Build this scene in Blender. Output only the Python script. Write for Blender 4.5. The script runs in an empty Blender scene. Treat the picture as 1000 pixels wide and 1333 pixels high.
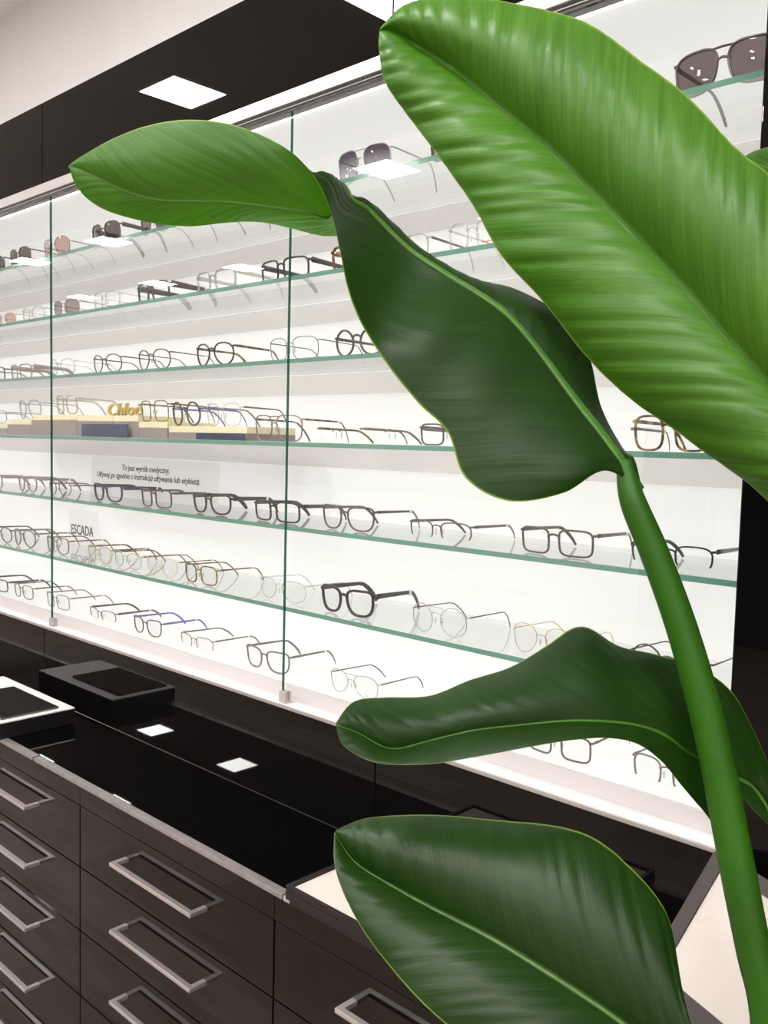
import bpy, bmesh, math, random
from mathutils import Vector, Matrix
import numpy as np
random.seed(7)
C = bpy.context.scene
COL = C.collection
PI = math.pi

# ------------------------------------------------------------------ camera
F = 1186.0
EYE = Vector((0, 0, 1.5))
def _n(v): return v / np.linalg.norm(v)
_mx = _n(np.array([-1252.0, -120.5, F]))
_dn = np.array([-380.0, 15633.5, F]); _dn = _n(_dn - _mx * _dn.dot(_mx))
AX, AZ = -_mx, -_dn
AY = np.cross(AZ, AX)
R = np.array([AX, AY, AZ])              # camera (right, down, forward) -> world
cam_data = bpy.data.cameras.new('camera'); cam = bpy.data.objects.new('camera', cam_data)
COL.objects.link(cam); C.camera = cam
cam_data.sensor_fit = 'HORIZONTAL'; cam_data.sensor_width = 36; cam_data.lens = F / 1000 * 36
cam_data.clip_start = 0.02
cr, cd, cf = R[:, 0], R[:, 1], R[:, 2]
cam.matrix_world = Matrix(((cr[0], -cd[0], -cf[0], EYE.x), (cr[1], -cd[1], -cf[1], EYE.y),
                           (cr[2], -cd[2], -cf[2], EYE.z), (0, 0, 0, 1)))
# ------------------------------------------------------------------ world, exposure
w = bpy.data.worlds.new('world'); C.world = w; w.use_nodes = True
w.node_tree.nodes['Background'].inputs[0].default_value = (0.9, 0.93, 1, 1)
w.node_tree.nodes['Background'].inputs[1].default_value = 0.25
C.view_settings.view_transform = 'Standard'; C.view_settings.look = 'None'
C.view_settings.exposure = 0.0; C.view_settings.gamma = 1.0; C.view_settings.use_curve_mapping = False
C.cycles.transparent_max_bounces = 40
C.cycles.max_bounces = 10; C.cycles.diffuse_bounces = 4; C.cycles.glossy_bounces = 6
C.cycles.caustics_reflective = False; C.cycles.caustics_refractive = False
C.cycles.sample_clamp_indirect = 6.0
L_PANEL = 98.0        # ceiling panel radiance
L_LED = 12.0           # strip under the top rail
L_BACK = 0.60         # backlit display wall, also the added glow of the top panel
L_FLOOR = 0.52        # backlit base of the display

def ray(px, py):
    return R @ np.array([px - 500.0, py - 666.5, F])
def onY(px, py, y):
    r = ray(px, py); r = r * (y / r[1]); return Vector((r[0], r[1], r[2] + 1.5))
def onZ(px, py, z):
    r = ray(px, py); r = r * ((z - 1.5) / r[2]); return Vector((r[0], r[1], z))
def at(px, py, d):
    r = R @ (np.array([(px - 500.0) / F, (py - 666.5) / F, 1.0]) * d)
    return Vector((r[0], r[1], r[2] + 1.5))

# ------------------------------------------------------------------ materials
def new_mat(name):
    m = bpy.data.materials.new(name); m.use_nodes = True
    return m, m.node_tree, m.node_tree.nodes['Principled BSDF']
def pmat(name, col, rough=0.5, metal=0.0, spec=0.5, noise=0.0, nscale=30, coat=0.0, bump=0.0):
    m, nt, b = new_mat(name)
    b.inputs['Base Color'].default_value = (*col, 1)
    b.inputs['Roughness'].default_value = rough; b.inputs['Metallic'].default_value = metal
    b.inputs['Specular IOR Level'].default_value = spec; b.inputs['Coat Weight'].default_value = coat
    if noise or bump:
        tc = nt.nodes.new('ShaderNodeTexCoord'); nz = nt.nodes.new('ShaderNodeTexNoise')
        nz.inputs['Scale'].default_value = nscale; nz.inputs['Detail'].default_value = 4
        nt.links.new(tc.outputs['Object'], nz.inputs['Vector'])
        if noise:
            cr_ = nt.nodes.new('ShaderNodeValToRGB')
            cr_.color_ramp.elements[0].position = .35; cr_.color_ramp.elements[1].position = .65
            cr_.color_ramp.elements[0].color = (*[max(0, c * (1 - noise)) for c in col], 1)
            cr_.color_ramp.elements[1].color = (*[min(1, c * (1 + noise)) for c in col], 1)
            nt.links.new(nz.outputs['Fac'], cr_.inputs['Fac']); nt.links.new(cr_.outputs['Color'], b.inputs['Base Color'])
        if bump:
            bp = nt.nodes.new('ShaderNodeBump'); bp.inputs['Strength'].default_value = bump; bp.inputs['Distance'].default_value = 0.002
            nt.links.new(nz.outputs['Fac'], bp.inputs['Height']); nt.links.new(bp.outputs['Normal'], b.inputs['Normal'])
    return m
def glass_mat(name, tint, f0=0.04, rough=0.0, body=None, bodyfac=0.0):
    """thin clear pane: tinted straight transmission plus a mirror reflection rising at grazing angles"""
    m = bpy.data.materials.new(name); m.use_nodes = True; nt = m.node_tree; nt.nodes.clear()
    N, K = nt.nodes.new, nt.links.new
    out = N('ShaderNodeOutputMaterial'); mix = N('ShaderNodeMixShader')
    tr = N('ShaderNodeBsdfTransparent'); tr.inputs[0].default_value = (*tint, 1)
    gl = N('ShaderNodeBsdfGlossy'); gl.inputs['Roughness'].default_value = rough
    lw = N('ShaderNodeLayerWeight'); lw.inputs['Blend'].default_value = 0.5
    pw = N('ShaderNodeMath'); pw.operation = 'POWER'; pw.inputs[1].default_value = 5
    mr = N('ShaderNodeMapRange'); mr.inputs['To Min'].default_value = f0; mr.inputs['To Max'].default_value = 1
    K(lw.outputs['Facing'], pw.inputs[0]); K(pw.outputs[0], mr.inputs['Value']); K(mr.outputs[0], mix.inputs[0])
    src = tr.outputs[0]
    if body:
        df = N('ShaderNodeBsdfDiffuse'); df.inputs[0].default_value = (*body, 1)
        m2 = N('ShaderNodeMixShader'); m2.inputs[0].default_value = bodyfac
        K(tr.outputs[0], m2.inputs[1]); K(df.outputs[0], m2.inputs[2]); src = m2.outputs[0]
    K(src, mix.inputs[1]); K(gl.outputs[0], mix.inputs[2]); K(mix.outputs[0], out.inputs[0])
    return m
def emit_mat(name, col, strength, base=(0.8, 0.8, 0.8)):
    m, nt, b = new_mat(name)
    b.inputs['Base Color'].default_value = (*base, 1); b.inputs['Roughness'].default_value = 0.6
    b.inputs['Specular IOR Level'].default_value = 0.1
    b.inputs['Emission Color'].default_value = (*col, 1); b.inputs['Emission Strength'].default_value = strength
    return m
def gradient_lens(name, top, bottom):
    m = glass_mat(name, top, 0.05); nt = m.node_tree
    tr = [n for n in nt.nodes if n.type == 'BSDF_TRANSPARENT'][0]
    tc = nt.nodes.new('ShaderNodeTexCoord'); sp = nt.nodes.new('ShaderNodeSeparateXYZ'); rp = nt.nodes.new('ShaderNodeValToRGB')
    nt.links.new(tc.outputs['Generated'], sp.inputs[0]); nt.links.new(sp.outputs['Z'], rp.inputs[0])
    rp.color_ramp.elements[0].color = (*bottom, 1); rp.color_ramp.elements[1].color = (*top, 1)
    rp.color_ramp.elements[0].position = .1; rp.color_ramp.elements[1].position = .85
    nt.links.new(rp.outputs[0], tr.inputs[0]); return m
def blotch(name, c1, c2, scale, rough=.25):
    m, nt, b = new_mat(name); b.inputs['Roughness'].default_value = rough
    tc = nt.nodes.new('ShaderNodeTexCoord'); nz = nt.nodes.new('ShaderNodeTexNoise'); nz.inputs['Scale'].default_value = scale
    rp = nt.nodes.new('ShaderNodeValToRGB'); rp.color_ramp.elements[0].position = .45; rp.color_ramp.elements[1].position = .58
    rp.color_ramp.elements[0].color = (*c1, 1); rp.color_ramp.elements[1].color = (*c2, 1)
    nt.links.new(tc.outputs['Object'], nz.inputs['Vector']); nt.links.new(nz.outputs['Fac'], rp.inputs[0]); nt.links.new(rp.outputs[0], b.inputs['Base Color'])
    return m

M = dict(
    ceiling=pmat('ceiling_paint', (.91, .885, .87), .7, noise=.02, nscale=3),
    wall=pmat('wall_paint', (.93, .91, .895), .7, noise=.015, nscale=3),
    black_gloss=pmat('black_glass', (.003, .0025, .0028), .015, spec=.32),
    black_top=pmat('black_worktop_glass', (.0012, .0012, .0013), .01, spec=.5),
    drawer=pmat('dark_gloss_lacquer', (.006, .0042, .0036), .05, spec=.33, noise=.25, nscale=14),
    cabinet=pmat('cabinet_body', (.01, .009, .009), .5),
    alu=pmat('brushed_aluminium', (.62, .58, .57), .32, metal=.75, bump=.03, nscale=200),
    alu_dark=pmat('grey_metal', (.2, .18, .18), .35, metal=.8),
    alu_white=pmat('satin_aluminium', (.92, .90, .89), .35),
    trim=pmat('worktop_edge_metal', (.36, .33, .325), .3, metal=.5, noise=.12, nscale=60),
    chrome=pmat('handle_metal', (.8, .75, .74), .28, metal=.85, bump=.03, nscale=300),
    glass=glass_mat('door_glass', (.985, .99, .985), .042),
    edge=glass_mat('door_glass_edge', (.05, .2, .13), .05, body=(.01, .10, .06), bodyfac=.75),
    shelf=glass_mat('shelf_glass', (.975, .985, .98), .04),
    shelf_edge=glass_mat('shelf_glass_edge', (.25, .45, .36), .05, rough=.1, body=(.13, .30, .23), bodyfac=.8),
    back=emit_mat('glowing_panel', (1, .985, .965), L_BACK, (.5, .5, .5)),
    base_light=emit_mat('backlit_base', (1, .985, .965), L_FLOOR, (.5, .5, .5)),
    rail_strip=glass_mat('shelf_support_strip', (.94, .925, .915), .03, rough=.3, body=(.85, .82, .8), bodyfac=.05),
    sill=pmat('sill_lacquer', (.74, .69, .70), .35),
    led=emit_mat('led_strip', (1, .99, .96), L_LED),
    lamp=emit_mat('lamp_diffuser', (1, .98, .955), L_PANEL),
    white=pmat('white_plastic', (.85, .84, .82), .4),
    card=pmat('white_card', (.9, .89, .88), .5),
    ink=pmat('black_ink', (.01, .01, .012), .5),
    pad=pmat('cream_leatherette', (.78, .72, .66), .55, bump=.05, nscale=400),
    tray=pmat('black_tray', (.012, .010, .011), .3, noise=.1),
    tray_glass=pmat('black_mirror', (.02, .018, .016), .02, spec=1.0),
    mirror=pmat('pale_board', (.60, .54, .505), .45),
    mirror_frame=pmat('board_frame', (.035, .025, .023), .5, noise=.1),
    birch=pmat('pale_birch', (.85, .76, .52), .5, noise=.06, nscale=20),
    taupe=pmat('taupe_board', (.28, .235, .22), .6, noise=.05),
    navy=pmat('navy_screen', (.03, .045, .10), .15, noise=.3, nscale=25),
    gold=pmat('gold_metal', (.85, .65, .22), .3, metal=.8),
    soil=pmat('soil', (.03, .02, .013), .9, noise=.5, nscale=80, bump=1.0),
    pot=pmat('pot_ceramic', (.75, .73, .7), .35, noise=.03),
    clip=pmat('clear_clip', (.55, .52, .5), .15, metal=.3),
    lens=glass_mat('clear_lens', (.985, .985, .985), .03),
    sun_brown=glass_mat('brown_sun_lens', (.19, .15, .145), .05),
    sun_dark=glass_mat('smoke_sun_lens', (.16, .13, .13), .05),
    sun_rose=glass_mat('rose_sun_lens', (.66, .47, .43), .05),
    sun_rosebrown=glass_mat('rose_brown_sun_lens', (.42, .33, .32), .05),
    sun_grad=gradient_lens('violet_gradient_lens', (.10, .075, .11), (.72, .68, .74)),
    f_black=pmat('black_acetate', (.018, .014, .014), .22, coat=.3),
    f_brown=pmat('brown_acetate', (.085, .06, .052), .28, coat=.3, noise=.12),
    f_grey=pmat('grey_acetate', (.17, .145, .14), .3),
    f_taupe=pmat('taupe_acetate', (.33, .26, .23), .3),
    f_navy=pmat('navy_acetate', (.03, .03, .07), .25),
    f_blue=pmat('blue_violet_metal', (.16, .15, .48), .3, metal=.4),
    f_rose=pmat('rose_metal', (.30, .19, .175), .3, metal=.4),
    f_gold=pmat('gold_wire', (.72, .56, .27), .28, metal=.8),
    f_silver=pmat('silver_wire', (.45, .44, .44), .28, metal=.7),
    f_gun=pmat('gunmetal_wire', (.10, .085, .085), .3, metal=.6),
    f_tort=blotch('tortoise_acetate', (.05, .022, .012), (.42, .19, .06), 90),
    f_olive=blotch('olive_tortoise', (.07, .045, .02), (.35, .24, .08), 70),
    f_clear=glass_mat('crystal_acetate', (.80, .77, .75), .06, body=(.8, .76, .74), bodyfac=.25),
    f_cleargreen=glass_mat('green_crystal_acetate', (.82, .86, .70), .06, body=(.8, .82, .6), bodyfac=.3),
    f_faint=glass_mat('colourless_acetate', (.90, .90, .895), .05, body=(.9, .9, .9), bodyfac=.2),
    red=pmat('red_mark', (.7, .05, .03), .5),
    tag=pmat('price_tag', (.93, .92, .9), .5),
)
# floor boards (seen only as reflections): procedural planks
def floor_mat():
    m, nt, b = new_mat('floor_boards'); N, K = nt.nodes.new, nt.links.new
    tc = N('ShaderNodeTexCoord'); br = N('ShaderNodeTexBrick'); br.offset = .4
    br.inputs['Scale'].default_value = 1; br.inputs['Brick Width'].default_value = 1.2; br.inputs['Row Height'].default_value = .19
    br.inputs['Mortar Size'].default_value = .003
    br.inputs['Color1'].default_value = (.24, .185, .145, 1); br.inputs['Color2'].default_value = (.36, .285, .23, 1); br.inputs['Mortar'].default_value = (.12, .09, .07, 1)
    K(tc.outputs['Object'], br.inputs['Vector'])
    mp = N('ShaderNodeMapping'); mp.inputs['Scale'].default_value = (1.2, 14, 1); K(tc.outputs['Object'], mp.inputs[0])
    nz = N('ShaderNodeTexNoise'); nz.inputs['Scale'].default_value = 2.5; nz.inputs['Detail'].default_value = 6; K(mp.outputs[0], nz.inputs['Vector'])
    mx = N('ShaderNodeMix'); mx.data_type = 'RGBA'; mx.blend_type = 'MULTIPLY'; mx.inputs[0].default_value = .8
    rp = N('ShaderNodeValToRGB'); rp.color_ramp.elements[0].color = (.45, .42, .4, 1); rp.color_ramp.elements[1].color = (1, 1, 1, 1)
    rp.color_ramp.elements[0].position = .3; rp.color_ramp.elements[1].position = .7
    K(nz.outputs['Fac'], rp.inputs[0]); K(br.outputs['Color'], mx.inputs[6]); K(rp.outputs[0], mx.inputs[7]); K(mx.outputs[2], b.inputs['Base Color'])
    b.inputs['Roughness'].default_value = .45; return m
M['floor'] = floor_mat()
def card_mat():
    m, nt, b = new_mat('translucent_card'); b.inputs['Base Color'].default_value = (.9, .89, .885, 1); b.inputs['Roughness'].default_value = .4
    t = nt.nodes.new('ShaderNodeBsdfTranslucent'); t.inputs[0].default_value = (.98, .97, .965, 1); mx = nt.nodes.new('ShaderNodeMixShader'); mx.inputs[0].default_value = .85
    out = nt.nodes['Material Output']; nt.links.new(b.outputs[0], mx.inputs[1]); nt.links.new(t.outputs[0], mx.inputs[2]); nt.links.new(mx.outputs[0], out.inputs[0]); return m
M['card_thin'] = card_mat()

def leaf_mat(name, top, under, vein, trans=.32, rough=.42, mid=.25):
    m = bpy.data.materials.new(name); m.use_nodes = True; nt = m.node_tree; nt.nodes.clear()
    N, K = nt.nodes.new, nt.links.new
    out = N('ShaderNodeOutputMaterial'); uv = N('ShaderNodeUVMap'); sp = N('ShaderNodeSeparateXYZ'); K(uv.outputs[0], sp.inputs[0])
    geo = N('ShaderNodeNewGeometry')
    side = N('ShaderNodeMix'); side.data_type = 'RGBA'; side.inputs[6].default_value = (*top, 1); side.inputs[7].default_value = (*under, 1)
    K(geo.outputs['Backfacing'], side.inputs[0])
    # fine parallel side veins: U carries the vein phase in metres, V the place across
    wv = N('ShaderNodeTexNoise'); wv.inputs['Detail'].default_value = 3; wv.inputs['Scale'].default_value = 1
    cmb = N('ShaderNodeCombineXYZ'); mu = N('ShaderNodeMath'); mu.operation = 'MULTIPLY'; mu.inputs[1].default_value = 330
    K(sp.outputs['X'], mu.inputs[0]); K(mu.outputs[0], cmb.inputs[0])
    mv = N('ShaderNodeMath'); mv.operation = 'MULTIPLY'; mv.inputs[1].default_value = 1.6; K(sp.outputs['Y'], mv.inputs[0]); K(mv.outputs[0], cmb.inputs[1])
    K(cmb.outputs[0], wv.inputs['Vector'])
    rp = N('ShaderNodeValToRGB'); rp.color_ramp.elements[0].position = .38; rp.color_ramp.elements[1].position = .68
    rp.color_ramp.elements[0].color = (.78, .80, .75, 1); rp.color_ramp.elements[1].color = (1.22, 1.18, 1.15, 1)
    K(wv.outputs['Fac'], rp.inputs[0])
    mul = N('ShaderNodeMix'); mul.data_type = 'RGBA'; mul.blend_type = 'MULTIPLY'; mul.inputs[0].default_value = .8
    K(side.outputs[2], mul.inputs[6]); K(rp.outputs[0], mul.inputs[7])
    # blotchy tone
    tc = N('ShaderNodeTexCoord'); n2 = N('ShaderNodeTexNoise'); n2.inputs['Scale'].default_value = 9; n2.inputs['Detail'].default_value = 3; K(tc.outputs['Object'], n2.inputs['Vector'])
    r2 = N('ShaderNodeValToRGB'); r2.color_ramp.elements[0].color = (.8, .85, .8, 1); r2.color_ramp.elements[1].color = (1.2, 1.12, 1.1, 1)
    r2.color_ramp.elements[0].position = .35; r2.color_ramp.elements[1].position = .65
    K(n2.outputs['Fac'], r2.inputs[0]); m3 = N('ShaderNodeMix'); m3.data_type = 'RGBA'; m3.blend_type = 'MULTIPLY'; m3.inputs[0].default_value = .7
    K(mul.outputs[2], m3.inputs[6]); K(r2.outputs[0], m3.inputs[7])
    # pale rim and midrib colour from |V|
    ab = N('ShaderNodeMath'); ab.operation = 'ABSOLUTE'; K(sp.outputs['Y'], ab.inputs[0])
    rim = N('ShaderNodeValToRGB'); e = rim.color_ramp.elements; e[0].position = 0; e[0].color = (mid, mid, mid, 1); e[1].position = .03; e[1].color = (0, 0, 0, 1)
    a = e.new(.982); a.color = (0, 0, 0, 1); a = e.new(.994); a.color = (.6, .6, .6, 1); K(ab.outputs[0], rim.inputs[0])
    m4 = N('ShaderNodeMix'); m4.data_type = 'RGBA'; m4.inputs[7].default_value = (*vein, 1); K(rim.outputs[0], m4.inputs[0]); K(m3.outputs[2], m4.inputs[6])
    bp = N('ShaderNodeBump'); bp.inputs['Strength'].default_value = .2; bp.inputs['Distance'].default_value = .0012; K(wv.outputs['Fac'], bp.inputs['Height'])
    b = N('ShaderNodeBsdfPrincipled'); b.inputs['Roughness'].default_value = rough; b.inputs['Specular IOR Level'].default_value = .48
    K(m4.outputs[2], b.inputs['Base Color']); K(bp.outputs[0], b.inputs['Normal'])
    t = N('ShaderNodeBsdfTranslucent'); tt = N('ShaderNodeMix'); tt.data_type = 'RGBA'; tt.blend_type = 'MULTIPLY'; tt.inputs[0].default_value = 1; tt.inputs[7].default_value = (1.5, 1.75, .55, 1)
    K(m4.outputs[2], tt.inputs[6]); K(tt.outputs[2], t.inputs[0]); K(bp.outputs[0], t.inputs['Normal'])
    mx = N('ShaderNodeMixShader'); mx.inputs[0].default_value = trans; K(b.outputs[0], mx.inputs[1]); K(t.outputs[0], mx.inputs[2]); K(mx.outputs[0], out.inputs[0])
    return m
M['leaf'] = leaf_mat('leaf_blade', (.0100, .0400, .0022), (.042, .138, .0075), (.30, .42, .06))
M['leaf_plain'] = leaf_mat('pale_leaf_blade', (.011, .040, .0035), (.062, .185, .012), (.30, .42, .06), mid=0)  # paler underside, no midrib tint
M['rib_dark'] = pmat('valley_midrib', (.045, .15, .012), .42, noise=.15, nscale=25)
M['petiole'] = pmat('leaf_stalk', (.020, .085, .003), .4, spec=.3, noise=.2, nscale=12)
M['midrib'] = pmat('leaf_midrib', (.05, .145, .014), .42, noise=.1, nscale=20)

# ------------------------------------------------------------------ geometry helpers
def link(o, parent=None):
    COL.objects.link(o)
    if parent: o.parent = parent
    return o
def mesh_obj(name, verts, faces, mats, parent=None, smooth=False, fm=None):
    me = bpy.data.meshes.new(name); me.from_pydata([tuple(v) for v in verts], [], faces)
    for m in (mats if isinstance(mats, (list, tuple)) else [mats]): me.materials.append(m)
    if fm: me.polygons.foreach_set('material_index', fm)
    if smooth: me.polygons.foreach_set('use_smooth', [True] * len(me.polygons))
    me.update()
    return link(bpy.data.objects.new(name, me), parent)
def bm_obj(name, bm, mats, parent=None, smooth=False):
    bmesh.ops.recalc_face_normals(bm, faces=bm.faces)
    me = bpy.data.meshes.new(name); bm.to_mesh(me); bm.free()
    for m in (mats if isinstance(mats, (list, tuple)) else [mats]): me.materials.append(m)
    if smooth: me.polygons.foreach_set('use_smooth', [True] * len(me.polygons))
    return link(bpy.data.objects.new(name, me), parent)
def add_box(bm, x0, x1, y0, y1, z0, z1, bev=0.0, mi=0):
    vs = [bm.verts.new((x, y, z)) for z in (z0, z1) for y in (y0, y1) for x in (x0, x1)]
    fs = [bm.faces.new([vs[i] for i in f]) for f in ((0, 2, 3, 1), (4, 5, 7, 6), (0, 1, 5, 4), (2, 6, 7, 3), (0, 4, 6, 2), (1, 3, 7, 5))]
    for f in fs: f.material_index = mi
    if bev: 
        es = list({e for f in fs for e in f.edges})
        bmesh.ops.bevel(bm, geom=es, offset=bev, segments=2, affect='EDGES', profile=.5, clamp_overlap=True)
    return fs
def box(name, x0, x1, y0, y1, z0, z1, mat, parent=None, bev=0.0):
    bm = bmesh.new(); add_box(bm, x0, x1, y0, y1, z0, z1, bev); return bm_obj(name, bm, mat, parent)
def sweep(path, rad, closed=False, seg=8, flat=(1, 1), up=Vector((0, 0, 1)), cap=True):
    """tube along a path; rad may be a list; flat = (side scale, up scale)"""
    P = [Vector(p) for p in path]; n = len(P); vs = []; fs = []
    rr = rad if isinstance(rad, (list, tuple)) else [rad] * n
    for i in range(n):
        a = P[(i - 1) % n] if (closed or i > 0) else P[0]; b = P[(i + 1) % n] if (closed or i < n - 1) else P[-1]
        t = (b - a).normalized(); s = t.cross(up)
        if s.length < 1e-4: s = t.cross(Vector((1, 0, 0)))
        s.normalize(); u = s.cross(t).normalized()
        for k in range(seg):
            th = 2 * PI * (k + .5) / seg
            vs.append(P[i] + s * (math.cos(th) * rr[i] * flat[0]) + u * (math.sin(th) * rr[i] * flat[1]))
    m = n if closed else n - 1
    for i in range(m):
        for k in range(seg):
            a = i * seg + k; b = i * seg + (k + 1) % seg; j = ((i + 1) % n) * seg
            fs.append((a, b, j + (k + 1) % seg, j + k))
    if not closed and cap:
        fs.append(tuple(range(seg))[::-1]); fs.append(tuple((n - 1) * seg + k for k in range(seg)))
    return vs, fs
def joinm(parts):
    V, Fc = [], []
    for v, f in parts:
        o = len(V); V += v; Fc += [tuple(i + o for i in q) for q in f]
    return V, Fc
def empty(name, loc, label, cat, group=None, rz=0):
    o = bpy.data.objects.new(name, None); COL.objects.link(o); o.location = loc; o.rotation_euler = (0, 0, rz)
    o.empty_display_size = .05; o['label'] = label; o['category'] = cat
    if group: o['group'] = group
    return o
def tag(o, label, cat, group=None):
    o['label'] = label; o['category'] = cat
    if group: o['group'] = group
    return o
def struct(o): o['kind'] = 'structure'; return o
def crom(P, n):
    """Catmull-Rom through a list of equal-length tuples of Vectors"""
    out = []; k = len(P)
    for i in range(n):
        t = i / (n - 1) * (k - 1); a = min(int(t), k - 2); f = t - a
        p0, p1, p2, p3 = P[max(a - 1, 0)], P[a], P[a + 1], P[min(a + 2, k - 1)]
        out.append(.5 * ((2 * p1) + (p2 - p0) * f + (2 * p0 - 5 * p1 + 4 * p2 - p3) * f * f + (3 * p1 - p0 - 3 * p2 + p3) * f ** 3))
    return out

# ------------------------------------------------------------------ the room
ZF, ZC, ZP = 0.0, 2.90, 2.32
XL, XR, YB = -10.2, 3.2, -5.2
DY = 1.09            # plane of the sliding doors and the black panels
XE = -0.44           # right end of the lit niche
struct(box('floor', XL, XR, YB, 1.5, -0.1, ZF, M['floor']))
struct(box('ceiling', XL, XR, YB, 1.5, ZC, ZC + .1, M['ceiling']))
struct(box('wall_back', XL, XR, YB - .1, YB, ZF, ZC, M['wall']))
struct(box('wall_left', XL - .1, XL, YB, 1.5, ZF, ZC, M['wall']))
struct(box('wall_right', XR, XR + .1, YB, 1.5, ZF, ZC, M['wall']))
wf = struct(box('wall_front', XL, XR, 1.40, 1.5, ZF, ZC, M['wall']))
# black glass fascia panels over the display, splashback panels under it, black end panel: pieces of the front wall
seams = [-10.19, -8.25, -7.05, -5.85, -4.65, -3.45, -2.236, -1.04, -0.44]
for a, b in zip(seams[:-1], seams[1:]):
    o = box('fascia_panel', a + .0012, b - .0012, DY, DY + .02, 2.118, ZP, M['black_gloss'], wf, .0008)
for a, b in zip(seams[:-1], seams[1:]):
    if b < -1.5 or True:
        o = box('splashback_panel', a + .0012, b - .0012, DY, DY + .012, .817, 1.0095, M['black_gloss'], wf, .0008)
for a, b in ((XE, .76), (.76, 1.96), (1.96, 3.19)):
    box('end_panel', a + .0002, b - .0012, DY - .0035, DY + .02, .817, ZP, M['black_gloss'], wf, .0008)

t = empty('added_dark_cabinet', (-2.4, YB + .22, 0), 'unseen black cabinet added behind the viewer to darken the reflection in the black end panel', 'cabinet')  # unseen dark box, added so the black end panel mirrors something dark
box('body', -1.25, 1.25, -.21, .2, .001, 2.2, M['cabinet'], t, .003)
for q in (-1.2, -.59, .02, .62):
    d = box('door', q, q + .585, .2005, .219, .05, 2.17, M['cabinet'], t, .002); box('handle', q + .53, q + .54, .2195, .235, 1.0, 1.25, M['alu'], d, .001)

# ------------------------------------------------------------------ ceiling lights
lights = []
for k, (y, xs) in enumerate(((0.0, (-3.25, -2.06, -.8, .45, 1.7)), (-1.28, (-8.70, -7.30, -6.08, -3.32, -2.0, -.7, .6, 1.9)),
                             (-2.49, (-8.70, -7.34, -6.08, -3.45, -2.1, -.8, .6, 1.9)), (-3.75, (-3.4, -.8, 1.6)))):  # panels to the viewer's right are unseen, added to light the plant
    lights += [(x, y) for x in xs]
lm = None
for i, (x, y) in enumerate(lights):
    t = empty('ceiling_light', (x, y, ZC), 'square recessed white ceiling light panel', 'light', 'square ceiling lights')
    s = .124
    if lm is None:
        bm = bmesh.new()
        for a in ((-s - .008, s + .008, -s - .008, -s), (-s - .008, s + .008, s, s + .008), (-s - .008, -s, -s, s), (s, s + .008, -s, s)): add_box(bm, *a, -.004, 0)
        f = bm_obj('frame', bm, M['white'], t); d = box('diffuser', -s, s, -s, s, -.003, -.0005, M['lamp'], t); lm = (f.data, d.data)
    else:
        link(bpy.data.objects.new('frame', lm[0]), t); link(bpy.data.objects.new('diffuser', lm[1]), t)

# ------------------------------------------------------------------ the lit display case
XW = -4.6
SH_Y0, SH_Y1 = 1.12, 1.335
SH_Z = [1.956, 1.804, 1.652, 1.497, 1.339, 1.184]     # tops of the six glass shelves
Z_BASE = 1.037
case = empty('display_case', ((XW + XE) / 2, 1.2, 1.01), 'long backlit white wall display case with six green-edged glass shelves behind sliding glass doors', 'display case')
CO = -Vector(case.location)
def cbox(name, x0, x1, y0, y1, z0, z1, mat, bev=0.0, parent=case):
    o = box(name, x0, x1, y0, y1, z0, z1, mat, parent, bev); o.location = CO; return o
cbox('back_panel', XW, XE - .004, 1.345, 1.365, 1.0, 2.11, M['back'])
cbox('top_panel', XW, XE - .004, 1.115, 1.345, 2.100, 2.112, M['back'])  # glow added here so the top looks as bright as the back
cbox('side_panel', XE - .004, XE - .001, 1.115, 1.345, 1.012, 2.100, M['white'])
cbox('side_panel', XW - .01, XW, 1.115, 1.345, 1.012, 2.100, M['white'])
cbox('base_panel', XW, XE - .005, 1.121, 1.343, 1.012, Z_BASE, M['base_light'])
cbox('sill', XW, XE - .001, 1.114, 1.1205, 1.0125, Z_BASE + .001, M['sill'])
cbox('lower_rail', XW, XE - .001, 1.078, 1.1135, 1.0100, 1.0125, M['alu_white'], .0004)
cbox('lower_rail_lip', XW, XE - .001, 1.074, 1.078, 1.0068, 1.0128, M['alu'], .0006)
cbox('upper_rail', XW, XE - .001, 1.076, 1.089, 2.094, 2.1175, M['alu'], .0012)
cbox('upper_rail_track', XW, XE - .001, 1.0895, 1.110, 2.0865, 2.0935, M['alu_dark'], .0008)
cbox('led_strip', XW, XE - .006, 1.1135, 1.117, 2.087, 2.091, M['led'])
for z in SH_Z[:4]:
    cbox('support_strip', XW, XE - .005, 1.337, 1.3448, z - .052, z - .009, M['rail_strip'], .001)
for z in SH_Z:
    bm = bmesh.new(); fs = add_box(bm, XW + .002, XE - .006, SH_Y0, SH_Y1, z - .008, z)
    for f in fs:
        c_ = f.calc_center_median()
        if abs(c_.z - (z - .004)) < 1e-5 and (c_.y < SH_Y0 + .001 or c_.x > XE - .01): f.material_index = 1
    bmesh.ops.recalc_face_normals(bm, faces=bm.faces)
    o = bm_obj('shelf', bm, [M['shelf'], M['shelf_edge']], case); o.location = CO
def pane(name, x0, x1, y0, y1, z0, z1):
    bm = bmesh.new(); fs = add_box(bm, x0, x1, y0, y1, z0, z1)
    for f in fs:
        if abs(f.calc_center_median().y - (y0 + y1) / 2) < 1e-5 and f.calc_center_median().x > x0 + .001 and f.calc_center_median().z > z0 + .001: f.material_index = 1
    o = bm_obj(name, bm, [M['glass'], M['edge']], case); o.location = CO; return o
XD1, XD2 = onY(66, 500, 1.088).x, onY(374, 500, 1.088).x
doors = [(XW + .003, XD1, 1.084), (XD1 + .004, XD2, 1.084), (XD2 - .012, XE - .003, 1.101)]
doors = [(XW + .003, XD1, 1.084), (XD1 - .02, XD2, 1.094), (XD2 - .02, XE - .003, 1.104)]
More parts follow.
